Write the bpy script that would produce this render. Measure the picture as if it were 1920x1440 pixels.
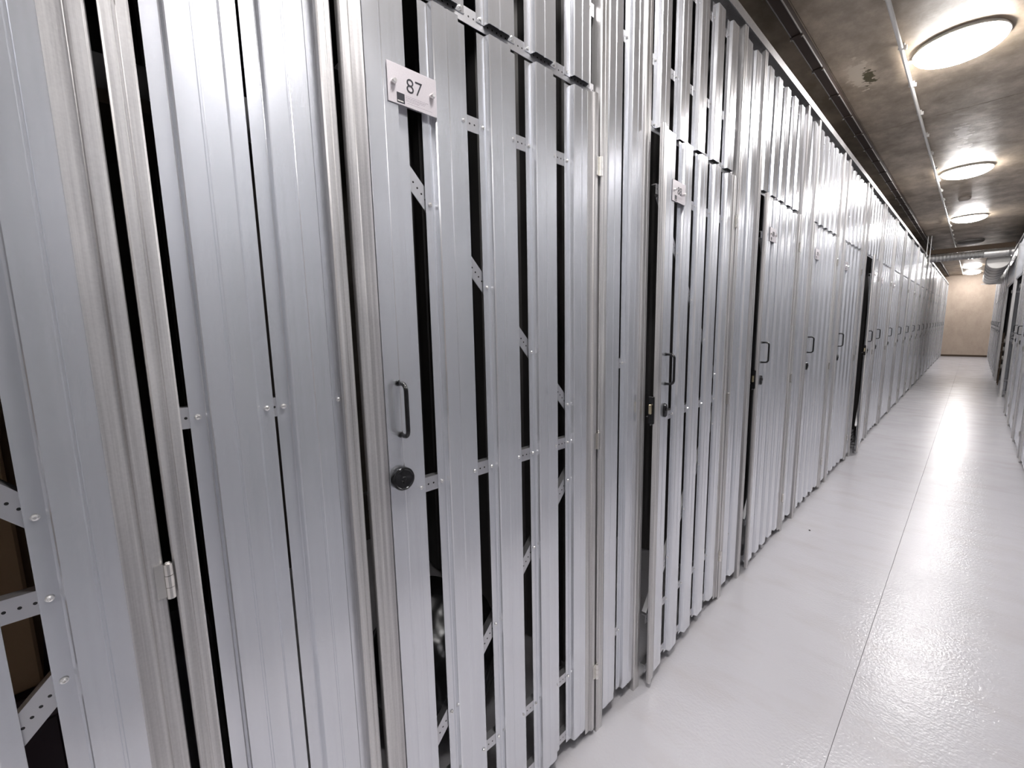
import bpy, bmesh, math, random
from mathutils import Vector, Matrix, noise
random.seed(7)
for o in list(bpy.data.objects): bpy.data.objects.remove(o)
SC = bpy.context.scene
COL = SC.collection
PI = math.pi
R = math.radians

# ------------------------------------------------------------------ camera
def make_camera():
    f, p, yw, r = 788.6, -0.13357, 0.83031, -0.019669
    cy, sy = math.cos(yw), math.sin(yw)
    fwd0 = Vector((-sy, cy, 0)); right0 = Vector((cy, sy, 0)); up0 = Vector((0, 0, 1))
    fwd = math.cos(p)*fwd0 + math.sin(p)*up0
    up = -math.sin(p)*fwd0 + math.cos(p)*up0
    right = math.cos(r)*right0 + math.sin(r)*up
    up2 = -math.sin(r)*right0 + math.cos(r)*up
    cam = bpy.data.cameras.new('camera')
    cam.sensor_fit = 'HORIZONTAL'; cam.sensor_width = 36
    cam.lens = f/1920*36; cam.clip_start = 0.02; cam.clip_end = 100
    o = bpy.data.objects.new('camera', cam); COL.objects.link(o)
    m = Matrix((right, up2, -fwd)).transposed().to_4x4()
    m.translation = Vector((0.78, 0, 1.42))
    o.matrix_world = m
    SC.camera = o
make_camera()

# ------------------------------------------------------------------ light and exposure
SC.view_settings.view_transform = 'Standard'
SC.view_settings.look = 'None'
SC.view_settings.gamma = 1
SC.view_settings.use_curve_mapping = False
SC.view_settings.exposure = 0.0
LAMP_STRENGTH = 97.0
LAMP_COLOR = (1.0, 0.972, 0.962, 1)
w = bpy.data.worlds.new('world'); SC.world = w; w.use_nodes = True
w.node_tree.nodes['Background'].inputs[0].default_value = (0.01, 0.01, 0.011, 1)
w.node_tree.nodes['Background'].inputs[1].default_value = 0.3

# ------------------------------------------------------------------ materials
class NT:
    def __init__(s, name):
        s.m = bpy.data.materials.new(name); s.m.use_nodes = True
        s.t = s.m.node_tree; s.n = s.t.nodes; s.b = s.n['Principled BSDF']
    def new(s, typ, **kw):
        nd = s.n.new(typ)
        for k, v in kw.items():
            if k in nd.inputs: nd.inputs[k].default_value = v
            else: setattr(nd, k, v)
        return nd
    def link(s, a, b): s.t.links.new(a, b)
    def coord(s, kind='Object', scale=(1, 1, 1), obj_rand=False):
        tc = s.new('ShaderNodeTexCoord'); mp = s.new('ShaderNodeMapping')
        mp.inputs['Scale'].default_value = scale
        s.link(tc.outputs[kind], mp.inputs['Vector'])
        if obj_rand:
            oi = s.new('ShaderNodeObjectInfo'); mu = s.new('ShaderNodeMath', operation='MULTIPLY')
            mu.inputs[1].default_value = 37.0
            s.link(oi.outputs['Random'], mu.inputs[0])
            cb = s.new('ShaderNodeCombineXYZ')
            s.link(mu.outputs[0], cb.inputs[0]); s.link(mu.outputs[0], cb.inputs[2])
            s.link(cb.outputs[0], mp.inputs['Location'])
        return mp.outputs[0]
    def noise(s, vec, scale, detail=3, rough=0.5):
        nz = s.new('ShaderNodeTexNoise'); nz.inputs['Scale'].default_value = scale
        nz.inputs['Detail'].default_value = detail; nz.inputs['Roughness'].default_value = rough
        s.link(vec, nz.inputs['Vector']); return nz.outputs['Fac']
    def ramp(s, fac, stops):
        r = s.new('ShaderNodeValToRGB'); e = r.color_ramp.elements
        e[0].position, e[0].color = stops[0][0], (*stops[0][1], 1)
        e[1].position, e[1].color = stops[-1][0], (*stops[-1][1], 1)
        for p, c in stops[1:-1]:
            x = e.new(p); x.color = (*c, 1)
        s.link(fac, r.inputs[0]); return r.outputs[0]
    def maprange(s, fac, a, b, c, d):
        r = s.new('ShaderNodeMapRange')
        for i, v in enumerate((a, b, c, d)): r.inputs[i+1].default_value = v
        s.link(fac, r.inputs[0]); return r.outputs[0]
    def mix(s, fac, a, b, mode='MIX'):
        m = s.new('ShaderNodeMix', data_type='RGBA', blend_type=mode)
        for sock, v in ((m.inputs[0], fac), (m.inputs[6], a), (m.inputs[7], b)):
            if hasattr(v, 'links'): s.link(v, sock)
            elif isinstance(v, tuple): sock.default_value = (*v, 1)[:4]
            else: sock.default_value = v
        return m.outputs[2]
    def bump(s, h, strength, dist, prev=None):
        b = s.new('ShaderNodeBump'); b.inputs['Strength'].default_value = strength
        b.inputs['Distance'].default_value = dist
        s.link(h, b.inputs['Height'])
        if prev: s.link(prev, b.inputs['Normal'])
        return b.outputs[0]

def simple(name, col, rough=0.5, metal=0.0, spec=0.5):
    t = NT(name); t.b.inputs['Base Color'].default_value = (*col, 1)
    t.b.inputs['Roughness'].default_value = rough; t.b.inputs['Metallic'].default_value = metal
    return t.m

def zinc(name, lo, hi, r0, r1, wav=0.10, streak=0.18, grain=0.10, metal=0.81):
    t = NT(name)
    v = t.coord('Object', (1, 1, 1), True)
    vs = t.coord('Object', (60, 60, 0.7), True)
    g = t.noise(v, 260, 1, 0.5)              # fine spangle
    st = t.noise(vs, 1.5, 4, 0.6)            # long vertical streaks
    c1 = t.ramp(g, [(0.3, lo), (0.7, hi)])
    c2 = t.mix(streak, c1, t.ramp(st, [(0.35, tuple(x*0.72 for x in lo)), (0.65, hi)]))
    t.link(c2, t.b.inputs['Base Color'])
    t.b.inputs['Metallic'].default_value = metal
    t.link(t.maprange(t.noise(v, 5, 2, 0.5), 0.3, 0.7, r0, r1), t.b.inputs['Roughness'])
    vw = t.coord('Object', (9, 9, 2.2), True)
    h = t.bump(t.noise(vw, 1.0, 1, 0.4), wav, 0.006)
    h = t.bump(st, streak*0.6, 0.0004, h)
    if grain > 0: h = t.bump(g, grain, 0.0005, h)
    t.link(h, t.b.inputs['Normal'])
    return t.m

M = {}
M['slat'] = zinc('galvanized_slat', (0.80, 0.815, 0.855), (0.825, 0.84, 0.88), 0.205, 0.26)
M['post'] = zinc('galvanized_tube', (0.56, 0.545, 0.545), (0.76, 0.745, 0.735), 0.32, 0.46, wav=0.06, streak=0.8)
M['rail'] = zinc('galvanized_rail', (0.55, 0.54, 0.54), (0.66, 0.65, 0.65), 0.35, 0.5, wav=0.1, streak=0.2)
M['screw'] = simple('screw_steel', (0.93, 0.92, 0.90), 0.16, 0.85)
M['hinge'] = simple('hinge_steel', (0.78, 0.76, 0.72), 0.22, 1.0)
M['black'] = simple('black_plastic', (0.008, 0.008, 0.009), 0.16)
M['ink'] = simple('black_ink', (0.012, 0.012, 0.02), 0.5)
M['ink_soft'] = simple('grey_ink', (0.30, 0.26, 0.30), 0.6)
M['logo_white'] = simple('white_ink', (0.75, 0.72, 0.68), 0.6)
M['brass'] = simple('brass_bolt', (0.85, 0.74, 0.50), 0.25, 1.0)
M['white_plastic'] = simple('white_plastic', (0.72, 0.70, 0.66), 0.4)
M['detector'] = simple('detector_plastic', (0.35, 0.31, 0.27), 0.5)
M['lamp_off'] = simple('unlit_diffuser', (0.24, 0.22, 0.20), 0.35)
M['lamp_rim'] = simple('lamp_rim', (0.7, 0.68, 0.65), 0.4)
M['trunking'] = simple('brown_trunking', (0.055, 0.036, 0.028), 0.6)
M['beam'] = simple('brown_beam', (0.07, 0.047, 0.03), 0.85)
M['card'] = simple('cardboard', (0.42, 0.28, 0.16), 0.85)
M['suitcase'] = simple('dark_suitcase', (0.05, 0.025, 0.035), 0.45)
M['bag'] = simple('black_bag', (0.012, 0.012, 0.013), 0.25)
M['sack'] = simple('pale_sack', (0.42, 0.36, 0.29), 0.85)
M['crate'] = simple('grey_crate', (0.35, 0.35, 0.36), 0.5)
M['stone'] = simple('grit', (0.05, 0.045, 0.04), 0.9)

def strip_mat():
    t = NT('perforated_strip')
    tc = t.new('ShaderNodeTexCoord'); sx = t.new('ShaderNodeSeparateXYZ')
    t.link(tc.outputs['Object'], sx.inputs[0])
    def m(op, a, b=None, c=None):
        n = t.new('ShaderNodeMath', operation=op)
        for i, v in enumerate((a, b, c)):
            if v is None: continue
            if hasattr(v, 'links'): t.link(v, n.inputs[i])
            else: n.inputs[i].default_value = v
        return n.outputs[0]
    fy = m('SUBTRACT', m('FRACT', m('DIVIDE', sx.outputs[1], 0.0135)), 0.5)
    dy = m('MULTIPLY', fy, 0.0135)
    d = m('SQRT', m('ADD', m('MULTIPLY', dy, dy), m('MULTIPLY', sx.outputs[2], sx.outputs[2])))
    hole = m('LESS_THAN', d, 0.0021)
    t.link(t.mix(hole, (0.66, 0.66, 0.68), (0.01, 0.01, 0.01)), t.b.inputs['Base Color'])
    t.link(m('SUBTRACT', 1.0, hole), t.b.inputs['Metallic'])
    t.b.inputs['Roughness'].default_value = 0.42
    return t.m
M['strip'] = strip_mat()

def plate_mat():
    t = NT('brushed_plate'); v = t.coord('Object', (1, 60, 60))
    t.b.inputs['Metallic'].default_value = 0.55
    t.link(t.ramp(t.noise(v, 8, 3), [(0.3, (0.60, 0.565, 0.59)), (0.7, (0.66, 0.62, 0.645))]), t.b.inputs['Base Color'])
    t.b.inputs['Roughness'].default_value = 0.42
    return t.m
M['plate'] = plate_mat()

def floor_mat():
    t = NT('epoxy_floor'); v = t.coord('Object')
    n1 = t.noise(v, 1.1, 1, 0.4)
    c = t.ramp(n1, [(0.2, (0.515, 0.505, 0.53)), (0.8, (0.545, 0.535, 0.56))])
    sm = t.coord('Object', (1.0, 2.2, 1))
    grime = t.maprange(t.noise(sm, 2.3, 3, 0.6), 0.50, 0.80, 0.0, 0.38)
    c = t.mix(grime, c, (0.42, 0.37, 0.35))
    t.link(c, t.b.inputs['Base Color'])
    t.link(t.maprange(t.noise(v, 4, 2, 0.5), 0.3, 0.7, 0.19, 0.26), t.b.inputs['Roughness'])
    t.b.inputs['Specular IOR Level'].default_value = 0.65
    h = t.bump(t.noise(v, 2.2, 2, 0.4), 0.25, 0.006)
    h = t.bump(t.noise(t.coord('Object', (1, 0.8, 1)), 14, 3, 0.55), 0.12, 0.0012, h)
    h = t.bump(t.noise(v, 95, 2, 0.5), 0.9, 0.0013, h)
    h = t.bump(t.noise(t.coord('Object', (1.2, 5.5, 1)), 1.6, 3, 0.55), 0.30, 0.006, h)
    t.link(h, t.b.inputs['Normal'])
    return t.m
M['floor'] = floor_mat()

def concrete(name, cols, rough=(0.45, 0.7), patches=()):
    t = NT(name); v = t.coord('Object')
    st = t.coord('Object', (1.6, 1.0, 1))
    n1 = t.noise(st, 2.1, 9, 0.68)
    c = t.ramp(n1, [(0.36, cols[0]), (0.5, cols[1]), (0.64, cols[2])])
    sp = t.maprange(t.noise(v, 9, 6, 0.75), 0.60, 0.72, 0, 0.35)
    c = t.mix(sp, c, tuple(x*0.55 for x in cols[0]))
    for (px, py, rx, ry, col, th, ns) in patches:
        mp = t.new('ShaderNodeMapping'); tc = t.new('ShaderNodeTexCoord')
        mp.inputs['Location'].default_value = (-px/rx, -py/ry, 0)
        mp.inputs['Scale'].default_value = (1/rx, 1/ry, 0)
        t.link(tc.outputs['Object'], mp.inputs['Vector'])
        ln = t.new('ShaderNodeVectorMath', operation='LENGTH'); t.link(mp.outputs[0], ln.inputs[0])
        ad = t.new('ShaderNodeMath', operation='ADD')
        t.link(ln.outputs['Value'], ad.inputs[0])
        t.link(t.maprange(t.noise(v, ns, 4, 0.6), 0.3, 0.7, -0.75, 0.75), ad.inputs[1])
        f = t.maprange(ad.outputs[0], th, th-0.2, 0, 1)
        c = t.mix(f, c, col)
    t.link(c, t.b.inputs['Base Color'])
    t.link(t.maprange(n1, 0.3, 0.7, rough[1], rough[0]), t.b.inputs['Roughness'])
    h = t.bump(t.noise(v, 6, 6, 0.6), 0.3, 0.01)
    h = t.bump(t.noise(st, 1.6, 3, 0.5), 0.35, 0.012, h)
    t.link(h, t.b.inputs['Normal'])
    return t.m
M['ceiling'] = concrete('bare_concrete', ((0.24, 0.192, 0.138), (0.345, 0.278, 0.208), (0.49, 0.40, 0.305)), (0.32, 0.6),
    patches=[(0.115, 3.82, 0.055, 0.20, (0.55, 0.47, 0.37), 1.05, 14), (0.155, 3.90, 0.035, 0.12, (0.075, 0.06, 0.02), 0.95, 22),
             (0.57, 5.65, 0.055, 0.20, (0.72, 0.65, 0.58), 0.95, 16), (0.575, 6.2, 0.045, 0.22, (0.75, 0.68, 0.6), 0.95, 18),
             (0.57, 8.9, 0.12, 0.10, (0.45, 0.38, 0.32), 0.7, 12)])
M['plaster'] = concrete('beige_plaster', ((0.40, 0.32, 0.255), (0.44, 0.355, 0.285), (0.47, 0.385, 0.31)), (0.7, 0.85))
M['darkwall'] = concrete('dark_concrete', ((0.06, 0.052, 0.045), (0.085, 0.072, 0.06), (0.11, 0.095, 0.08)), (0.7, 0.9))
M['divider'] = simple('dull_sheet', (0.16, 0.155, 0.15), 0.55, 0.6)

def lamp_mat():
    t = NT('lit_diffuser')
    t.b.inputs['Base Color'].default_value = (0.8, 0.8, 0.78, 1)
    t.b.inputs['Emission Color'].default_value = LAMP_COLOR
    t.b.inputs['Emission Strength'].default_value = LAMP_STRENGTH
    return t.m
M['lamp'] = lamp_mat()

def duct_mat():
    t = NT('spiral_duct'); v = t.coord('Object')
    t.b.inputs['Metallic'].default_value = 0.85
    t.link(t.ramp(t.noise(v, 20, 3), [(0.3, (0.62, 0.61, 0.60)), (0.7, (0.75, 0.74, 0.72))]), t.b.inputs['Base Color'])
    t.b.inputs['Roughness'].default_value = 0.35
    return t.m
M['duct'] = duct_mat()
M['duct_wrap'] = simple('white_wrapped_duct', (0.78, 0.76, 0.73), 0.4, 0.3)

# ------------------------------------------------------------------ mesh helpers
def mesh_of(name, bm, mat, smooth=False):
    bmesh.ops.recalc_face_normals(bm, faces=bm.faces)
    me = bpy.data.meshes.new(name); bm.to_mesh(me); bm.free()
    me.materials.append(mat)
    if smooth:
        for p in me.polygons: p.use_smooth = True
    return me

def put(name, me, parent=None, loc=(0, 0, 0), rot=(0, 0, 0), label=None):
    o = bpy.data.objects.new(name, me); COL.objects.link(o)
    o.parent = parent; o.location = loc; o.rotation_euler = rot
    if label: o['label'] = label
    return o

def tag(o, label, cat, group=None):
    o['label'] = label; o['category'] = cat
    if group: o['group'] = group
    return o

def empty(name, loc, rz=0):
    o = bpy.data.objects.new(name, None); COL.objects.link(o)
    o.location = loc; o.rotation_euler = (0, 0, rz); o.empty_display_size = 0.1
    return o

def structure(name, me, loc=(0, 0, 0)):
    o = put(name, me, None, loc); o['kind'] = 'structure'; return o

def box(bm, x0, x1, y0, y1, z0, z1, bevel=0.0):
    v = [bm.verts.new((x, y, z)) for x in (x0, x1) for y in (y0, y1) for z in (z0, z1)]
    F = [(0, 1, 3, 2), (4, 6, 7, 5), (0, 4, 5, 1), (2, 3, 7, 6), (0, 2, 6, 4), (1, 5, 7, 3)]
    fs = [bm.faces.new([v[i] for i in f]) for f in F]
    if bevel > 0:
        es = list({e for f in fs for e in f.edges})
        bmesh.ops.bevel(bm, geom=es, offset=bevel, segments=1, affect='EDGES')
    return v

def box_me(name, d, mat, bevel=0.0):
    bm = bmesh.new(); box(bm, *d, bevel); return mesh_of(name, bm, mat)

def cyl(bm, p0, p1, r, n=12, r1=None, cap=True):
    p0, p1 = Vector(p0), Vector(p1); ax = (p1-p0).normalized()
    t = Vector((0, 0, 1)) if abs(ax.z) < 0.9 else Vector((1, 0, 0))
    u = ax.cross(t).normalized(); v = ax.cross(u)
    r1 = r if r1 is None else r1
    a = [bm.verts.new(p0+(u*math.cos(2*PI*i/n)+v*math.sin(2*PI*i/n))*r) for i in range(n)]
    b = [bm.verts.new(p1+(u*math.cos(2*PI*i/n)+v*math.sin(2*PI*i/n))*r1) for i in range(n)]
    for i in range(n): bm.faces.new((a[i], a[(i+1) % n], b[(i+1) % n], b[i]))
    if cap: bm.faces.new(a[::-1]); bm.faces.new(b)

def tube(bm, pts, r, n=10):
    pts = [Vector(p) for p in pts]; rings = []
    for i, p in enumerate(pts):
        d = (pts[min(i+1, len(pts)-1)]-pts[max(i-1, 0)]).normalized()
        t = Vector((0, 1, 0)) if abs(d.y) < 0.9 else Vector((0, 0, 1))
        u = d.cross(t).normalized(); v = d.cross(u)
        rings.append([bm.verts.new(p+(u*math.cos(2*PI*k/n)+v*math.sin(2*PI*k/n))*r) for k in range(n)])
    for a, b in zip(rings, rings[1:]):
        for k in range(n): bm.faces.new((a[k], a[(k+1) % n], b[(k+1) % n], b[k]))
    bm.faces.new(rings[0][::-1]); bm.faces.new(rings[-1])

def lathe(bm, prof, n, center=(0, 0, 0), axis='z'):
    """prof: list of (radius, height)"""
    c = Vector(center); rings = []
    for r, h in prof:
        ring = []
        for k in range(n):
            a = 2*PI*k/n
            p = {'z': Vector((r*math.cos(a), r*math.sin(a), h)), 'x': Vector((h, r*math.cos(a), r*math.sin(a))),
                 'y': Vector((r*math.cos(a), h, r*math.sin(a)))}[axis]
            ring.append(bm.verts.new(c+p))
        rings.append(ring)
    for a, b in zip(rings, rings[1:]):
        for k in range(n): bm.faces.new((a[k], a[(k+1) % n], b[(k+1) % n], b[k]))
    bm.faces.new(rings[0][::-1]); bm.faces.new(rings[-1])

def sheet(bm, prof, t, z0, z1):
    """extrude an open (x, y) polyline with sheet thickness t from z0 to z1"""
    P = [Vector((p[0], p[1])) for p in prof]; n = len(P); off = []
    for i in range(n):
        d0 = (P[i]-P[i-1]).normalized() if i > 0 else None
        d1 = (P[i+1]-P[i]).normalized() if i < n-1 else None
        if d0 is None: nn = Vector((-d1.y, d1.x)); k = 1
        elif d1 is None: nn = Vector((-d0.y, d0.x)); k = 1
        else:
            a = Vector((-d0.y, d0.x)); b = Vector((-d1.y, d1.x)); nn = (a+b).normalized(); k = 1/max(0.35, nn.dot(a))
        off.append(P[i]+nn*t*k)
    ring = P+off[::-1]
    lo = [bm.verts.new((p.x, p.y, z0)) for p in ring]; hi = [bm.verts.new((p.x, p.y, z1)) for p in ring]
    m = len(ring)
    for i in range(m): bm.faces.new((lo[i], lo[(i+1) % m], hi[(i+1) % m], hi[i]))
    for i in range(n-1):
        for L in (lo, hi): bm.faces.new((L[i], L[i+1], L[m-2-i], L[m-1-i]))

# ------------------------------------------------------------------ dimensions of the storage rows
WALL_R = 1.19
END_Y = 23.2
BACK_Y = -5.0
CEIL = 3.05
DOOR_TOP, HEAD_BOT, SLAT_TOP, RAIL_Z = 2.07, 2.092, 2.675, 2.705
FX, CX = -0.022, -0.007        # plane of the slat flanges and of the slat crowns (post fronts stand at 0)

# ------------------------------------------------------------------ large structure
fl = empty('floor', (0, 0, 0)); fl['kind'] = 'structure'
put('screed', box_me('screed', (-2.0, 3.2, BACK_Y, END_Y, -0.12, -0.0046), M['darkwall']), fl)
JX = 0.575
for (x0, x1, y0, y1) in [(-2.0, JX-0.0005, BACK_Y, 10.098), (JX+0.0005, 3.2, BACK_Y, 10.098), (-2.0, JX-0.0005, 10.102, END_Y), (JX+0.0005, 3.2, 10.102, END_Y)]:
    put('floor_slab', box_me('floor_slab', (x0, x1, y0, y1, -0.0045, 0), M['floor'], 0.0009), fl)

ce = empty('ceiling', (0, 0, CEIL)); ce['kind'] = 'structure'
put('slab', box_me('slab', (-2.0, 3.2, BACK_Y, END_Y, 0.006, 0.2), M['darkwall']), ce)
ys = [BACK_Y, -2.61, 1.21, 5.03, 8.85, 12.67, 16.49, 20.31, END_Y]
xs = [-2.0, 0.0, WALL_R, 3.2]
for a, b in zip(ys, ys[1:]):
    for c, d in zip(xs, xs[1:]):
        put('ceiling_panel', box_me('ceiling_panel', (c+0.0012, d-0.0012, a+0.003, b-0.003, 0, 0.02), M['ceiling']), ce)

structure('wall_end', box_me('wall_end', (-2.0, 3.2, END_Y, END_Y+0.2, 0, CEIL), M['plaster']))
structure('wall_behind', box_me('wall_behind', (-2.0, 3.2, BACK_Y-0.2, BACK_Y, 0, CEIL), M['plaster']))
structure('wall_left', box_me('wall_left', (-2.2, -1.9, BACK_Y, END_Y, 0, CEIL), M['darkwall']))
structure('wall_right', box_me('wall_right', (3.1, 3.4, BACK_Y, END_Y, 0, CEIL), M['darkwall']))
structure('baseboard_end', box_me('baseboard_end', (0.0, WALL_R, END_Y-0.012, END_Y, 0, 0.07), M['beam']))
# metal covers that close the storage units on top
structure('trim_1', box_me('trim_1', (-1.9, -0.06, BACK_Y, END_Y, 2.78, 2.80), M['divider']))
structure('trim_2', box_me('trim_2', (WALL_R+0.06, 3.1, BACK_Y, END_Y, 2.78, 2.80), M['divider']))

# ------------------------------------------------------------------ shared meshes of the metal rows
SW = 0.116
def slat_profile():
    c, f = CX, FX
    return [(f, 0.0), (f, 0.0205), (f+0.0015, 0.022), (c-0.0025, 0.0248), (c, 0.0266), (c, 0.0550), (c-0.0016, 0.0564), (c-0.0016, 0.0590),
            (c, 0.0604), (c, 0.0885), (c-0.0025, 0.0903), (f+0.0015, 0.0935), (f, 0.095), (f, SW)]
def slat_mesh(name, z0, z1):
    bm = bmesh.new(); sheet(bm, slat_profile(), 0.0012, z0, z1)
    return mesh_of(name, bm, M['slat'])
ME = {}
ME['slat_door'] = slat_mesh('slat_door', 0.045, DOOR_TOP)
ME['slat_full'] = slat_mesh('slat_full', 0.050, SLAT_TOP)
ME['slat_head'] = slat_mesh('slat_head', HEAD_BOT, SLAT_TOP)

def post_mesh(wd):
    k = ('post', round(wd, 3))
    if k not in ME:
        bm = bmesh.new(); b = 0.0025; D = 0.036
        pr = [(-D, 0), (-b, 0), (0, b), (0, wd*0.42), (-0.0012, wd*0.46), (-0.0012, wd*0.54), (0, wd*0.58), (0, wd-b), (-b, wd), (-D, wd)]
        lo = [bm.verts.new((p[0], p[1], 0)) for p in pr]; hi = [bm.verts.new((p[0], p[1], RAIL_Z)) for p in pr]
        n = len(pr)
        for i in range(n): bm.faces.new((lo[i], lo[(i+1) % n], hi[(i+1) % n], hi[i]))
        bm.faces.new(lo[::-1]); bm.faces.new(hi)
        ME[k] = mesh_of('post', bm, M['post'])
    return ME[k]

def stile_mesh(right):
    k = ('stile', right)
    if k not in ME:
        bm = bmesh.new()
        pr = [(-0.034 if right else -0.013, 0.0), (-0.004, 0.0), (-0.0012, 0.0012), (0, 0.004), (0, 0.0165), (-0.001, 0.019), (-0.005, 0.0205), (-0.006, 0.0215), (-0.006, 0.044)]
        if right: pr = [(x, -y) for x, y in pr]
        sheet(bm, pr, 0.0015 * (-1 if right else 1), 0.025, DOOR_TOP+0.006)
        # folded head and foot plates that close the channel
        s = -1 if right else 1
        ME[k] = mesh_of('stile', bm, M['post'])
    return ME[k]

def strip_mesh(L):
    """perforated angle strip, L long along y, centred in z, with a flange running back at its top"""
    k = ('strip', round(L, 3))
    if k not in ME:
        bm = bmesh.new()
        box(bm, -0.0018, 0, 0, L, -0.0165, 0.0165)
        box(bm, -0.018, -0.0018, 0, L, 0.0147, 0.0165)
        ME[k] = mesh_of('strip', bm, M['strip'])
    return ME[k]

def screw_geo(bm, x, y, z, r=0.0048):
    a = random.random()*PI; n = 10; rings = []
    for rr, h in ((r, 0.0), (r, 0.0007), (r*0.8, 0.0009), (r*0.68, 0.0026), (r*0.45, 0.0032), (r*0.28, 0.0030), (r*0.22, 0.0012)):
        rings.append([bm.verts.new((x+h, y+rr*math.cos(a+2*PI*i/n), z+rr*math.sin(a+2*PI*i/n))) for i in range(n)])
    for p, q in zip(rings, rings[1:]):
        for i in range(n): bm.faces.new((p[i], p[(i+1) % n], q[(i+1) % n], q[i]))
    bm.faces.new(rings[-1])

def hinge_mesh():
    bm = bmesh.new()
    cyl(bm, (0, 0, -0.027), (0, 0, -0.0095), 0.0056, 10)
    cyl(bm, (0, 0, -0.0088), (0, 0, 0.0088), 0.0058, 10)
    cyl(bm, (0, 0, 0.0095), (0, 0, 0.027), 0.0056, 10)
    cyl(bm, (0, 0, 0.027), (0, 0, 0.030), 0.004, 8, 0.002)
    box(bm, -0.004, -0.0025, -0.016, -0.001, -0.026, 0.026)
    return mesh_of('hinge', bm, M['hinge'])
ME['hinge'] = hinge_mesh()

def handle_mesh():
    bm = bmesh.new(); p = 0.032; h = 0.054; r = 0.014; pts = [(0, 0, h)]
    for i in range(7):
        a = PI/2*i/6; pts.append((p-r+r*math.sin(a), 0, h-r+r*math.cos(a)))
    for i in range(7):
        a = PI/2*i/6; pts.append((p-r+r*math.cos(a), 0, -h+r-r*math.sin(a)))
    pts.append((0, 0, -h))
    tube(bm, pts, 0.0046, 10)
    for s in (-1, 1): lathe(bm, [(0.0062, 0), (0.0062, 0.002), (0.0052, 0.003)], 12, (0, 0, s*h), 'x')
    return mesh_of('handle', bm, M['black'], True)
ME['handle'] = handle_mesh()
def knob_mesh():
    bm = bmesh.new()
    lathe(bm, [(0.024, 0), (0.0245, 0.010), (0.0235, 0.0125), (0.021, 0.0132), (0.019, 0.0118), (0.006, 0.0112), (0.004, 0.0125)], 32, (0, 0, 0), 'x')
    box(bm, 0.0112, 0.0135, -0.0012, 0.0012, -0.009, -0.003)
    return mesh_of('lock_cover', bm, M['black'])
ME['knob'] = knob_mesh()
def escutcheon_mesh():
    bm = bmesh.new(); n = 24
    ring = []
    for rr, h in ((1, 0), (1, 0.005), (0.85, 0.008)):
        ring.append([bm.verts.new((h, 0.011*rr*math.cos(2*PI*i/n), 0.020*rr*math.sin(2*PI*i/n)+(0.006 if math.sin(2*PI*i/n) > 0 else -0.006))) for i in range(n)])
    for a, b in zip(ring, ring[1:]):
        for k in range(n): bm.faces.new((a[k], a[(k+1) % n], b[(k+1) % n], b[k]))
    bm.faces.new(ring[0][::-1]); bm.faces.new(ring[-1])
    lathe(bm, [(0.0065, 0.008), (0.0065, 0.011)], 12, (0, 0, 0.005), 'x')
    return mesh_of('lock_escutcheon', bm, M['black'])
ME['escutcheon'] = escutcheon_mesh()
def latch_mesh():
    bm = bmesh.new(); box(bm, -0.030, -0.008, -0.052, 0.0, -0.055, 0.045, 0.002)
    return mesh_of('lock_case', bm, M['black'])
ME['latch'] = latch_mesh()
ME['bolt'] = box_me('bolt', (-0.024, -0.013, -0.062, -0.050, -0.018, 0.018), M['brass'], 0.002)

def text_mesh(s, size, mat, depth=0.0004):
    cu = bpy.data.curves.new('t', 'FONT'); cu.body = s; cu.size = size; cu.extrude = depth
    cu.align_x = 'CENTER'; cu.align_y = 'CENTER'; cu.resolution_u = 6; cu.offset = -0.00055; cu.space_character = 1.0
    o = bpy.data.objects.new('t', cu); COL.objects.link(o)
    me = bpy.data.meshes.new_from_object(o.evaluated_get(bpy.context.evaluated_depsgraph_get()))
    bpy.data.objects.remove(o); me.materials.clear(); me.materials.append(mat)
    return me
TXT = (PI/2, 0, PI/2)     # text stands upright, faces +x and reads along +y

def number_plate(parent, loc, num):
    bm = bmesh.new(); box(bm, 0, 0.0016, 0, 0.108, 0, 0.071, 0.0004)
    pl = put('number_plate', mesh_of('number_plate', bm, M['plate']), parent, loc)
    if num:
        pl['label'] = 'small metal number plate reading %s' % num
        put('lettering', text_mesh(num, 0.0375, M['ink']), pl, (0.0019, 0.057, 0.0385), TXT)
        bm = bmesh.new(); box(bm, 0.0016, 0.0020, 0.018, 0.0345, 0.003, 0.021)
        lg = put('logo_square', mesh_of('logo_square', bm, M['ink']), pl)
        bm = bmesh.new()
        x = 0.0195
        for wdt in (0.0022, 0.0028, 0.0016, 0.0030, 0.0014):
            box(bm, 0.0020, 0.00215, x, x+wdt*0.8, 0.0052, 0.0074); x += wdt+0.0003
        put('logo_line', mesh_of('logo_line', bm, M['logo_white']), pl)
        bm = bmesh.new(); rr = random.Random(3)
        for zz, ln, th in ((0.0195, 0.050, 0.0006), (0.0165, 0.044, 0.0009), (0.0137, 0.042, 0.0006), (0.0109, 0.030, 0.0007), (0.0068, 0.056, 0.0005)):
            x = 0.037 if zz > 0.008 else 0.040
            xe = x+ln
            while x < xe:
                l = rr.uniform(0.002, 0.006)
                box(bm, 0.0016, 0.00175, x, min(x+l, xe), zz-th/2, zz+th/2); x += l+0.0009
        put('small_print', mesh_of('small_print', bm, M['ink_soft']), pl)
    bm = bmesh.new()
    for yy, zz in ((0.012, 0.0365), (0.096, 0.0365)):
        lathe(bm, [(0.0042, 0.0016), (0.0052, 0.0030), (0.0052, 0.0060), (0.0036, 0.0100)], 8, (0, yy, zz), 'x')
    put('plate_screws', mesh_of('plate_screws', bm, M['screw']), pl)
    return pl

def strip(parent, y0, y1, z):
    return put('cross_strip', strip_mesh(y1-y0), parent, (FX-0.0014, y0, z))

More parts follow.
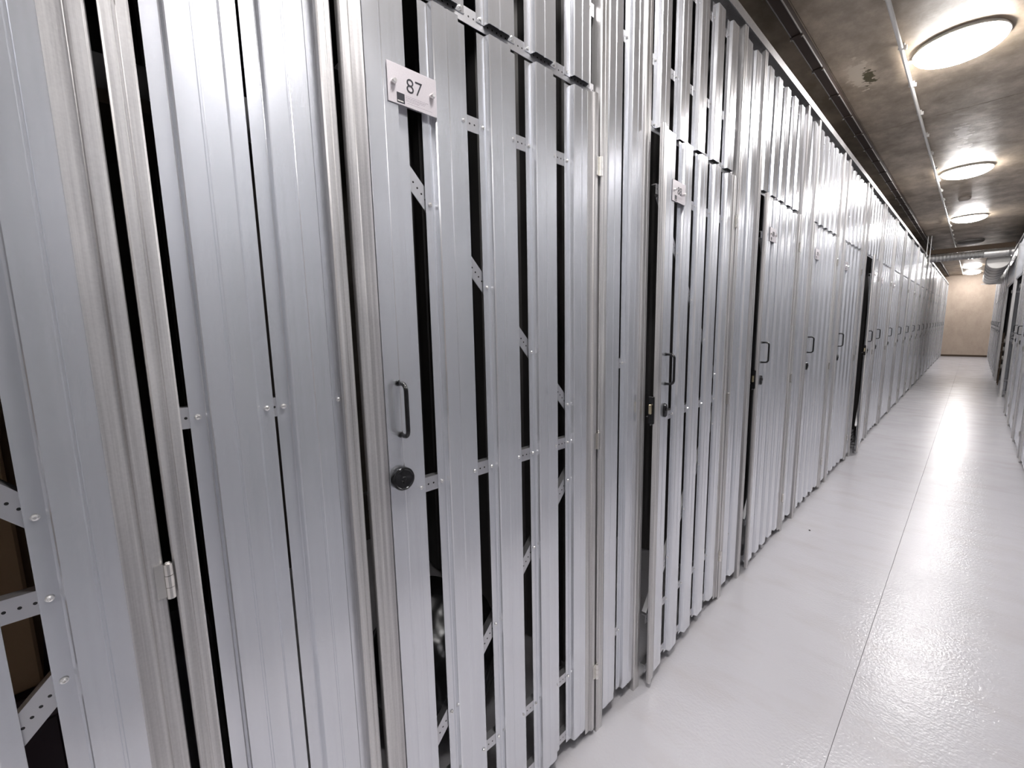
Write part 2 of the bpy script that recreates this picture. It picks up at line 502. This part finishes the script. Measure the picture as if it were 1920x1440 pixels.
def brace(parent, a, b):
    (y0, z0), (y1, z1) = a, b
    L = math.hypot(y1-y0, z1-z0); an = math.atan2(z1-z0, y1-y0)
    return put('brace', strip_mesh(L), parent, (FX-0.0034, y0, z0), (an, 0, 0))

def slat_starts(w):
    n = 5 if w < 0.95 else int(round(w/0.15)); p = (w-0.032-SW)/(n-1)
    return [0.021+i*p for i in range(n)]

def make_door(side, y0, y1, ang=0.0, num=None, plate=True, detail=True, label='', group=None, latch=False):
    """door between y0 and y1; local frame: hinge edge at the root, leaf towards local -y"""
    w = y1-y0
    if side == 'L': root = empty('storage_door', (0, y1, 0), ang)
    else: root = empty('storage_door', (WALL_R, y0, 0), PI+ang)
    tag(root, label, 'door', group)
    for s in slat_starts(w): put('slat', ME['slat_door'], root, (0, s-w, 0))
    put('stile', stile_mesh(False), root, (0, -w, 0)); put('stile', stile_mesh(True), root, (0, 0, 0))
    for z in (1.875, 1.073, 0.288): strip(root, -w+0.004, -0.004, z)
    strip(root, -w+0.004, -0.004, 0.075)
    brace(root, (-w+0.022, 1.855), (-0.022, 1.085)); brace(root, (-w+0.022, 0.300), (-0.022, 1.055))
    for z in (1.88, 1.058, 0.245): put('hinge', ME['hinge'], root, (0.0045, 0.005, z))
    hy = -w+0.076
    put('handle', ME['handle'], root, (CX+0.0012, hy, 1.258))
    if num == '87': put('lock_cover', ME['knob'], root, (CX+0.0012, hy-0.004, 1.112))
    else: put('lock_cover', ME['escutcheon'], root, (CX+0.0012, hy, 1.105))
    if latch:
        lc = put('lock_case', ME['latch'], root, (0, -w+0.046, 1.12)); put('bolt', ME['bolt'], lc)
    if plate: number_plate(root, (CX+0.0014, -w+0.088, 1.850), num)
    if detail:
        bm = bmesh.new()
        for s in slat_starts(w):
            for z in (1.875, 1.073, 0.288):
                for dy in (0.0105, 0.1055):
                    yy = s-w+dy
                    if -w+0.048 < yy < -0.048: screw_geo(bm, FX+0.001, yy, z+random.uniform(-0.002, 0.002))
            for (ya, za), (yb, zb) in (((-w+0.022, 1.855), (-0.022, 1.085)), ((-w+0.022, 0.300), (-0.022, 1.055))):
                yy = s-w+0.0105; zz = za+(zb-za)*(yy-ya)/(yb-ya)
                if -w+0.048 < yy < -0.048: screw_geo(bm, FX+0.001, yy, zz)
        if side == 'L':
            o = put('screws', mesh_of('screws', bm, M['screw']), root); o['kind'] = 'stuff'
        else: bm.free()
    return root

def make_header(side, y0, y1, doorw, label, group=None, detail=True):
    """short slats over a doorway, aligned with the slats of the door below"""
    w = y1-y0
    if side == 'L': root = empty('header_panel', (0, y0, 0))
    else: root = empty('header_panel', (WALL_R, y1, 0), PI)
    tag(root, label, 'panel', group)
    for s in slat_starts(w): put('slat', ME['slat_head'], root, (0, s, 0))
    for z in (2.094, 2.302, 2.62): strip(root, -0.004, w+0.004, z)
    if detail:
        bm = bmesh.new()
        for s in slat_starts(w):
            for z in (2.100, 2.302, 2.62):
                for dy in (0.0105, 0.1055): screw_geo(bm, FX+0.001, s+dy, z+random.uniform(-0.002, 0.002))
        o = put('screws', mesh_of('screws', bm, M['screw']), root); o['kind'] = 'stuff'
    return root

def make_panel(side, y0, y1, pw0, pw1, label, group=None, starts=None, detail=True):
    """fixed bay between two doors: two posts and the slats between them"""
    w = y1-y0
    if side == 'L': root = empty('partition_panel', (0, y0, 0))
    else: root = empty('partition_panel', (WALL_R, y1, 0), PI)
    tag(root, label, 'panel', group)
    put('post', post_mesh(pw0), root, (0, 0, 0)); put('post', post_mesh(pw1), root, (0, w-pw1, 0))
    if starts is None:
        if w < 0.2: starts = [(w-SW)/2]
        else: starts = [pw0-0.008, w-pw1+0.008-SW]
    for s in starts: put('slat', ME['slat_full'], root, (-0.0005, s, 0))
    for z in (0.295, 1.292, 2.302, 2.62):
        a, b = pw0+0.0006, w-pw1-0.0006
        strip(root, a, b, z)
    if detail:
        bm = bmesh.new()
        for s in starts:
            for z in (0.295, 1.292, 2.302):
                for dy in (0.0105, 0.1055):
                    if pw0 < s+dy < w-pw1: screw_geo(bm, FX+0.0006, s+dy, z)
        o = put('screws', mesh_of('screws', bm, M['screw']), root); o['kind'] = 'stuff'
    return root

ORD = ['first', 'second', 'third', 'fourth', 'fifth', 'sixth', 'seventh', 'eighth', 'ninth', 'tenth', 'eleventh', 'twelfth', 'thirteenth',
       'fourteenth', 'fifteenth', 'sixteenth', 'seventeenth', 'eighteenth', 'nineteenth', 'twentieth', 'twenty-first', 'twenty-second', 'twenty-third', 'twenty-fourth']

# ------------------------------------------------------------------ left row
# (y0, y1, opening angle, number)
LEFT = [(-0.740, 0.008, 0, None), (0.327, 1.072, 0, '87'), (1.372, 2.117, R(3.0), '88'), (2.490, 3.157, R(1.2), '89'),
        (3.495, 4.232, 0, '90'), (4.490, 5.290, 0, '91'), (5.640, 6.372, R(4.0), None), (6.580, 7.420, 0, None), (7.640, 8.485, 0, None),
        (8.700, 9.520, 0, None), (9.760, 10.590, 0, None)]
y = 10.83
while y < 22.2:
    LEFT.append((y, y+0.82, 0, None)); y += 1.07
# panels between the doors: (start, end, first post width, second post width)
PAN = {0: (0.019, 0.314, 0.031, 0.023, [0.0427, 0.163]), 1: (1.082, 1.362, 0.036, 0.038, [0.026, 0.152]), 2: (2.127, 2.430, 0.038, 0.042, None),
       3: (3.168, 3.480, 0.037, 0.038, None), 4: (4.243, 4.480, 0.036, 0.036, None), 5: (5.302, 5.535, 0.036, 0.036, None),
       6: (6.384, 6.565, 0.036, 0.036, None)}
DOOR_LABEL = {
    0: 'slatted metal door at the left edge, hinge on its right tube, braces seen through its gaps',
    1: 'closed slatted metal door with plate 87, black pull and round black lock cover',
    2: 'slatted metal door with plate 88, slightly ajar beside a dark slit',
    3: 'slatted metal door with plate 89, ajar, next beyond door 88',
    4: 'closed slatted metal door with plate 90, next beyond door 89',
    5: 'closed slatted metal door with plate 91, just before the wide dark opening',
    6: 'narrow slatted door standing ajar at the wide dark opening of the left row'}
for i, (y0, y1, an, num) in enumerate(LEFT):
    lab = DOOR_LABEL.get(i, 'closed grey slatted door, %s beyond the ajar one in the left row' % ORD[max(0, i-7)])
    near = i < 8
    make_door('L', y0, y1, an, num, plate=(0 < i < 9), detail=near, label=lab, group='storage doors of the left row', latch=i in (2, 3, 6))
    hy0 = y0 if i not in (2, 3, 6) else {2: 1.385, 3: 2.440, 6: 5.545}[i]
    what = {0: 'over the leftmost door', 1: 'over the door with the round black lock', 2: 'over the first ajar door', 3: 'over the second ajar door',
            4: 'over the first closed door past the two ajar ones', 5: 'over the closed door before the wide dark opening', 6: 'over the wide dark opening'}.get(i, 'over the %s door beyond the ajar one' % ORD[max(0, i-7)])
    make_header('L', hy0, y1, y1-hy0, 'short vertical metal slats %s, left row' % what, 'header panels of the left row', near)
    if i+1 < len(LEFT):
        if i in PAN: a, b, p0, p1, st = PAN[i]
        else: a, b, p0, p1, st = y1+0.012, LEFT[i+1][0]-0.012, 0.034, 0.034, None
    else: a, b, p0, p1, st = y1+0.012, END_Y-0.002, 0.034, 0.034, None
    plab = {0: 'flat grey slatted bay with screws between the leftmost door and door 87', 1: 'narrow fixed slatted bay between doors 87 and 88',
            2: 'fixed slatted bay between doors 88 and 89', 3: 'fixed slatted bay between doors 89 and 90',
            4: 'fixed slatted bay between doors 90 and 91', 5: 'fixed slatted bay between door 91 and the dark opening'}.get(
            i, 'fixed slatted bay right after the %s door from the camera, left row' % ORD[i])
    make_panel('L', a, b, p0, p1, plab, 'fixed bays of the left row', st, near)
# bay behind the camera's shoulder, so the row goes on out of frame
make_panel('L', -1.05, -0.752, 0.034, 0.034, 'fixed slatted bay left of the leftmost door', None)
for k in range(3):
    yb = -1.88-1.07*k
    make_door('L', yb, yb+0.80, 0, None, plate=False, detail=False, label='closed slatted door, %s one behind the camera in the left row' % ORD[k], group='storage doors of the left row')
    make_header('L', yb, yb+0.80, 0.8, 'short metal slats over the %s door behind the camera, left row' % ORD[k], 'header panels of the left row', False)
    make_panel('L', yb-0.26, yb-0.012, 0.034, 0.034, 'fixed slatted bay after the %s door behind the camera, left row' % ORD[k], 'fixed bays of the left row', None, False)

# ------------------------------------------------------------------ right row
RIGHT = []
y = -3.00
while y < 8.0: RIGHT.append((y, y+0.80)); y += 1.07
RIGHT.append((8.72, 9.38))
RIGHT += [(9.70, 11.62), (11.82, 14.50)]
y = 14.78
while y < 22.2: RIGHT.append((y, y+0.80)); y += 1.07
vis = 0
for k, (y0, y1) in enumerate(RIGHT):
    opened = y0 in (9.70, 11.82)
    if y0 > 6: vis += 1
    if opened: lab = 'slatted door of the right row swung %s, %s dark unit' % (('inward', 'nearer') if y0 < 10 else ('inward', 'farther'))
    elif y0 > 6: lab = 'closed grey slatted door, %s one in view in the right row' % ORD[vis-1]
    else: lab = 'closed grey slatted door, %s one out of frame in the right row' % ORD[k]
    make_door('R', y0, y0+0.80 if opened else y1, -R(84) if opened else 0, None, plate=False, detail=False, label=lab, group='storage doors of the right row')
    wh = ('in-view unit %s' % ORD[vis-1]) if y0 > 6 else ('out-of-frame unit %s' % ORD[k])
    make_header('R', y0, y1, y1-y0, 'short vertical metal slats over the right row, %s' % wh, 'header panels of the right row', False)
    yb = RIGHT[k+1][0]-0.012 if k+1 < len(RIGHT) else END_Y-0.002
    make_panel('R', y1+0.012, yb, 0.034, 0.034, 'fixed slatted bay of the right row just past %s' % wh, 'fixed bays of the right row', None, False)

# ------------------------------------------------------------------ top rails, unit dividers
def rail(x, s, label):
    bm = bmesh.new()
    a, b = sorted((x+s*0.004, x+s*0.001)); box(bm, a, b, BACK_Y+0.01, END_Y-0.002, RAIL_Z+0.002, RAIL_Z+0.040)
    a, b = sorted((x+s*0.001, x-s*0.070)); box(bm, a, b, BACK_Y+0.01, END_Y-0.002, RAIL_Z+0.037, RAIL_Z+0.040)
    a, b = sorted((x-s*0.067, x-s*0.070)); box(bm, a, b, BACK_Y+0.01, END_Y-0.002, RAIL_Z-0.02, RAIL_Z+0.037)
    o = put('top_rail', mesh_of('top_rail', bm, M['rail'])); tag(o, label, 'rail'); return o
rail(0, 1, 'long pale metal rail along the top of the left row of slats')
rail(WALL_R, -1, 'long pale metal rail along the top of the right row of slats')

def divider_mesh():
    bm = bmesh.new(); prof = []
    x = -1.88
    while x < -0.18:
        prof += [(x, 0.0), (x+0.05, 0.0), (x+0.06, 0.012), (x+0.10, 0.012), (x+0.11, 0.0)]; x += 0.12
    prof = [(p[0], p[1]) for p in prof]
    sheet(bm, prof, 0.0012, 0.02, 2.76)
    for xx in (-0.30, -1.1, -1.85): box(bm, xx-0.02, xx+0.02, -0.032, -0.002, 0, 2.77)
    return mesh_of('unit_divider', bm, M['divider'])
dm = divider_mesh()
n = 0
for i, (y0, y1, an, num) in enumerate([(-1.06, -0.75, 0, 0)]+LEFT[:-1]):
    if i == 0: yy = -0.92
    else:
        j = i-1
        yy = (PAN[j][0]+PAN[j][1])/2 if j in PAN else y1+0.13
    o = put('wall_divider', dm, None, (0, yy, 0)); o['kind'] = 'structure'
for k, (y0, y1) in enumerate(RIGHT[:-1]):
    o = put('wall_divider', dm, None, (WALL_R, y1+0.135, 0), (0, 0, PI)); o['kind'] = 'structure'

# ------------------------------------------------------------------ ceiling lamps and fittings
def lamp_mesh(lit):
    bm = bmesh.new(); r = 0.205; prof = [(r-0.004, -0.019)]
    for i in range(1, 9):
        a = PI/2*i/8.4; prof.append(((r-0.004)*math.cos(a), -0.019-0.068*math.sin(a)))
    prof.append((0.004, -0.087))
    lathe(bm, prof, 48)
    return mesh_of('diffuser', bm, M['lamp'] if lit else M['lamp_off'], True)
def rim_mesh():
    bm = bmesh.new(); r = 0.205
    lathe(bm, [(r-0.03, 0), (r-0.010, 0), (r-0.010, -0.012), (r, -0.014), (r, -0.020), (r-0.002, -0.022), (r-0.03, -0.021)], 48)
    return mesh_of('rim', bm, M['lamp_rim'])
lit_me, off_me, rim_me = lamp_mesh(True), lamp_mesh(False), rim_mesh()
LAMPS = [(-2.56, 1), (0.59, 1), (3.84, 1), (7.02, 1), (10.25, 1), (13.38, 0), (16.5, 1), (19.65, 1), (22.35, 1)]
LL = ['round lit ceiling lamp, farther one behind the camera', 'round lit ceiling lamp, directly over the camera',
      'largest round lit ceiling lamp, at the top right corner', 'second round lit ceiling lamp from the camera',
      'third round lit ceiling lamp, just past the small detector', 'unlit round ceiling lamp in front of the brown cross beam',
      'round lit ceiling lamp hidden behind the ribbed cross duct', 'round lit ceiling lamp just under the cross duct',
      'round lit ceiling lamp nearest the beige end wall']
for (yy, lit), lb in zip(LAMPS, LL):
    e = empty('ceiling_lamp', (0.578, yy, CEIL)); tag(e, lb, 'lamp', 'round ceiling lamps')
    put('diffuser', lit_me if lit else off_me, e); put('rim', rim_me, e)

bm = bmesh.new(); lathe(bm, [(0.062, 0), (0.062, -0.012), (0.055, -0.030), (0.035, -0.045), (0.01, -0.047)], 24)
tag(put('smoke_detector', mesh_of('smoke_detector', bm, M['detector'], False), None, (0.545, 8.62, CEIL)), 'small dark round smoke detector on the ceiling before the third lamp', 'detector')

# white conduit with clips
e = empty('conduit', (0.345, 0, CEIL-0.026)); tag(e, 'thin white conduit running along the ceiling beside the lamps', 'pipe')
bm = bmesh.new(); cyl(bm, (0, BACK_Y+0.01, 0), (0, END_Y-0.01, 0), 0.0105, 12); put('pipe', mesh_of('pipe', bm, M['white_plastic'], True), e)
bm = bmesh.new(); box(bm, -0.015, 0.015, -0.010, 0.010, -0.003, 0.0255, 0.002); box(bm, 0.010, 0.026, -0.008, 0.008, -0.012, 0.012, 0.002)
cm = mesh_of('clip', bm, M['white_plastic'])
yy = -3.0
while yy < END_Y:
    put('clip', cm, e, (0, yy, 0)); yy += 0.60
bm = bmesh.new()
for (yl, lit) in LAMPS: box(bm, 0.009, 0.045, yl-0.006, yl+0.006, 0.0, 0.012)
put('lamp_feed', mesh_of('lamp_feed', bm, M['white_plastic']), e)

# brown cable trunking
e = empty('cable_trunking', (-0.052, 0, CEIL)); tag(e, 'dark brown cable trunking with bright clip screws under the ceiling edge', 'trunking')
bm = bmesh.new(); box(bm, 0.0, 0.046, BACK_Y+0.01, END_Y-0.01, -0.045, -0.001); put('channel', mesh_of('channel', bm, M['trunking']), e)
bm = bmesh.new()
for xx in (-0.003, 0.046): box(bm, xx, xx+0.003, BACK_Y+0.01, END_Y-0.01, -0.050, -0.040)
put('edge_strip', mesh_of('edge_strip', bm, M['rail']), e)
bm = bmesh.new(); box(bm, -0.006, 0.052, -0.012, 0.012, -0.052, -0.046)
cl = mesh_of('clamp', bm, M['trunking'])
bm = bmesh.new(); lathe(bm, [(0.0055, -0.062), (0.0055, -0.054), (0.003, -0.052)], 8)
cs = mesh_of('screw', bm, M['screw'])
yy = -2.2
while yy < 12:
    c = put('clamp', cl, e, (0, yy, 0)); put('screw', cs, c, (-0.004, 0, 0)); put('screw', cs, c, (0.050, 0, 0)); yy += 0.468

# steel beam, ribbed cross duct, hangers, large duct
tag(put('cross_beam', box_me('cross_beam', (0.03, WALL_R-0.03, 11.96, 12.04, 2.690, 2.775), M['beam'], 0.004)), 'dark brown steel beam crossing the corridor below the ceiling', 'beam')
def hose(bm, a, b, r, amp, pitch, n=20):
    a, b = Vector(a), Vector(b); L = (b-a).length; k = int(L/pitch*2); ax = (b-a).normalized()
    t = Vector((0, 0, 1)) if abs(ax.z) < 0.9 else Vector((1, 0, 0)); u = ax.cross(t).normalized(); v = ax.cross(u); rings = []
    for i in range(k+1):
        rr = r+(amp if i % 2 else 0); p = a.lerp(b, i/k)
        rings.append([bm.verts.new(p+(u*math.cos(2*PI*j/n)+v*math.sin(2*PI*j/n))*rr) for j in range(n)])
    for p, q in zip(rings, rings[1:]):
        for j in range(n): bm.faces.new((p[j], p[(j+1) % n], q[(j+1) % n], q[j]))
    bm.faces.new(rings[0][::-1]); bm.faces.new(rings[-1])
e = empty('cross_duct', (0, 12.0, 2.610)); tag(e, 'ribbed silver duct crossing the corridor under the brown beam', 'duct')
bm = bmesh.new(); hose(bm, (0.035, 0, 0), (0.80, 0, 0), 0.066, 0.009, 0.05); put('flexible_duct', mesh_of('flexible_duct', bm, M['duct']), e)
bm = bmesh.new(); cyl(bm, (0.80, 0, 0), (1.06, 0, 0), 0.072, 24)
for xx in (0.80, 1.05): lathe(bm, [(0.078, xx-0.008), (0.078, xx+0.008)], 24, (0, 0, 0), 'x')
put('coupling', mesh_of('coupling', bm, M['duct']), e)
bm = bmesh.new(); hose(bm, (1.06, 0, 0), (1.155, 0, 0), 0.066, 0.009, 0.05); put('flexible_duct', mesh_of('flexible_duct', bm, M['duct']), e)
for xx, k in ((0.012, 'nearer the wall'), (0.062, 'nearer the corridor')):
    o = put('hanger_bar', box_me('hanger_bar', (xx, xx+0.014, 11.925, 11.935, 2.50, CEIL), M['rail'], 0.002))
    tag(o, 'thin upright steel hanger bar at the beam\'s left end, %s' % k, 'bar', 'hanger bars at the cross beam')
e = empty('ventilation_duct', (0.985, 12.3, 2.50)); tag(e, 'large pale round ventilation duct running away under the ceiling at right', 'duct')
bm = bmesh.new(); cyl(bm, (0, 0, 0), (0, 5.6, 0), 0.150, 32)
put('duct_pipe', mesh_of('duct_pipe', bm, M['duct_wrap'], False), e)
bm = bmesh.new()
for yy in (0.05, 0.75, 1.5, 2.4, 3.3, 4.2, 5.1, 5.6): lathe(bm, [(0.150, yy-0.03), (0.160, yy-0.02), (0.160, yy+0.02), (0.150, yy+0.03)], 32, (0, 0, 0), 'y')
put('collar', mesh_of('collar', bm, M['duct_wrap'], False), e)
bm = bmesh.new(); rings = []
for i in range(9):
    a = PI/2*i/8; c = Vector((0.20-0.20*math.cos(a), 5.6+0.20*math.sin(a), 0)); d = Vector((math.sin(a), math.cos(a), 0)); u = Vector((d.y, -d.x, 0)); v = Vector((0, 0, 1))
    rings.append([bm.verts.new(c+(u*math.cos(2*PI*j/28)+v*math.sin(2*PI*j/28))*0.150) for j in range(28)])
for p, q in zip(rings, rings[1:]):
    for j in range(28): bm.faces.new((p[j], p[(j+1) % 28], q[(j+1) % 28], q[j]))
bm.faces.new(rings[0][::-1]); bm.faces.new(rings[-1])
put('elbow', mesh_of('elbow', bm, M['duct_wrap'], False), e)
bm = bmesh.new(); box(bm, -0.18, 0.20, 5.0, 5.04, -0.175, -0.155); put('bracket', mesh_of('bracket', bm, M['rail']), e)

# ------------------------------------------------------------------ things stored in the units
def lump(name, r, sc, seed, mat, loc, label, cat):
    bm = bmesh.new(); bmesh.ops.create_icosphere(bm, subdivisions=4, radius=r)
    for v in bm.verts:
        p = v.co.copy(); k = 1+0.16*noise.noise(p*6/r*0.4+Vector((seed, 0, 0)))+0.07*noise.noise(p*16/r*0.4+Vector((0, seed, 0)))
        v.co = Vector((p.x*sc[0], p.y*sc[1], p.z*sc[2]))*k
    mz = min(v.co.z for v in bm.verts)
    for v in bm.verts: v.co.z = max(v.co.z-mz, 0.012)-0.012
    o = put(name, mesh_of(name, bm, mat, True), None, loc); return tag(o, label, cat)
def carton(loc, dims, rz, mat, label):
    x, y_, z = dims
    e = empty('storage_box', loc, rz); tag(e, label, 'box')
    put('body', box_me('body', (-x/2, x/2, -y_/2, y_/2, 0, z), mat, 0.004), e)
    put('lid', box_me('lid', (-x/2-0.004, x/2+0.004, -y_/2-0.004, y_/2+0.004, z, z+0.05), mat, 0.004), e)
carton((-0.42, -0.42, 0), (0.42, 0.52, 0.78), 0.06, M['suitcase'], 'dark purple case on the floor under the cardboard box, behind the leftmost door')
carton((-0.42, -0.42, 0.831), (0.40, 0.48, 0.50), 0.10, M['card'], 'brown cardboard box added behind the leftmost door, in place of the lit brown interior')  # added box, catches light so the gap shows a brown interior
lump('rubbish_bag', 0.24, (0.9, 1.0, 1.0), 3, M['bag'], (-0.45, 0.72, 0), 'black shiny bag on the floor behind door 87', 'bag')
bm = bmesh.new(); cyl(bm, (0, -0.40, 0.05), (0, 0.62, 0.05), 0.048, 20)
carpet_y = -0.3
shelf = put('wall_shelf', box_me('wall_shelf', (-0.75, -0.38, -0.74, 0.14, 1.86, 1.885), M['beam'])); tag(shelf, 'dark shelf high behind the leftmost door', 'shelf')
tag(put('carpet_roll', mesh_of('carpet_roll', bm, M['crate'], True), None, (-0.47, -0.33, 1.887)), 'grey rolled carpet seen through the leftmost hinge gap', 'carpet')
for xs_ in (-0.72, -0.41):
    bm = bmesh.new(); box(bm, xs_-0.012, xs_+0.012, -0.735, -0.711, 0, 1.86); box(bm, xs_-0.012, xs_+0.012, 0.111, 0.135, 0, 1.86)
    put('leg', mesh_of('leg', bm, M['beam']), shelf)
# things behind the ajar door of the left row
for k, z in enumerate((0.165, 0.555, 0.945)):
    lump('cloth_sack', 0.20, (0.75, 0.9, 0.95), 5+k, M['sack'], (-0.28, 6.05+0.03*k, z),
         'pale crumpled sack in the dark opening, %s of the pile' % ('lowest', 'middle', 'topmost')[k], 'sack')
e = empty('slatted_crate', (-0.24, 5.95, 0)); tag(e, 'low grey slatted crate on the floor of the dark opening', 'crate')
for k in range(4):
    put('crate_slat', box_me('crate_slat', (-0.16, 0.16, -0.30, 0.30, 0.012+k*0.04, 0.030+k*0.04), M['crate']), e)
bm = bmesh.new()
for a in (-0.15, 0.15):
    for b in (-0.29, 0.29): box(bm, a-0.008, a+0.008, b-0.008, b+0.008, 0, 0.152)
put('corner_post', mesh_of('corner_post', bm, M['crate']), e)
# four pale round pots standing on shelves of the open unit at right
rk = empty('shelf_rack', (WALL_R+0.06, 13.75, 0)); tag(rk, 'narrow dark rack inside the farther open unit at right', 'rack')
zs = (0.35, 0.53, 0.72, 0.89)
for z in zs: put('shelf', box_me('shelf', (-0.035, 0.15, -0.12, 0.30, z-0.012, z), M['beam']), rk)
bm = bmesh.new()
for a in (-0.035, 0.14):
    for b in (-0.12, 0.285): box(bm, a, a+0.015, b, b+0.015, 0, 1.1)
put('rack_frame', mesh_of('rack_frame', bm, M['beam']), rk)
bm = bmesh.new(); lathe(bm, [(0.030, 0), (0.040, 0.02), (0.043, 0.05), (0.036, 0.075), (0.020, 0.085)], 16)
pm = mesh_of('pot', bm, M['white_plastic'], True)
for k, z in enumerate(zs):
    tag(put('round_pot', pm, None, (WALL_R+0.075, 13.80, z+0.001)), 'small white round pot in the dark open unit, %s of four' % ('lowest', 'second lowest', 'second highest', 'highest')[k], 'pot', 'white pots in the open unit')

bm = bmesh.new(); bmesh.ops.create_icosphere(bm, subdivisions=2, radius=0.006)
for v in bm.verts: v.co *= 1+0.25*noise.noise(v.co*200); v.co.z = v.co.z*0.6+0.003
tag(put('pebble', mesh_of('pebble', bm, M['stone']), None, (0.136, 3.325, 0)), 'tiny dark speck of grit on the floor near door 89', 'pebble')
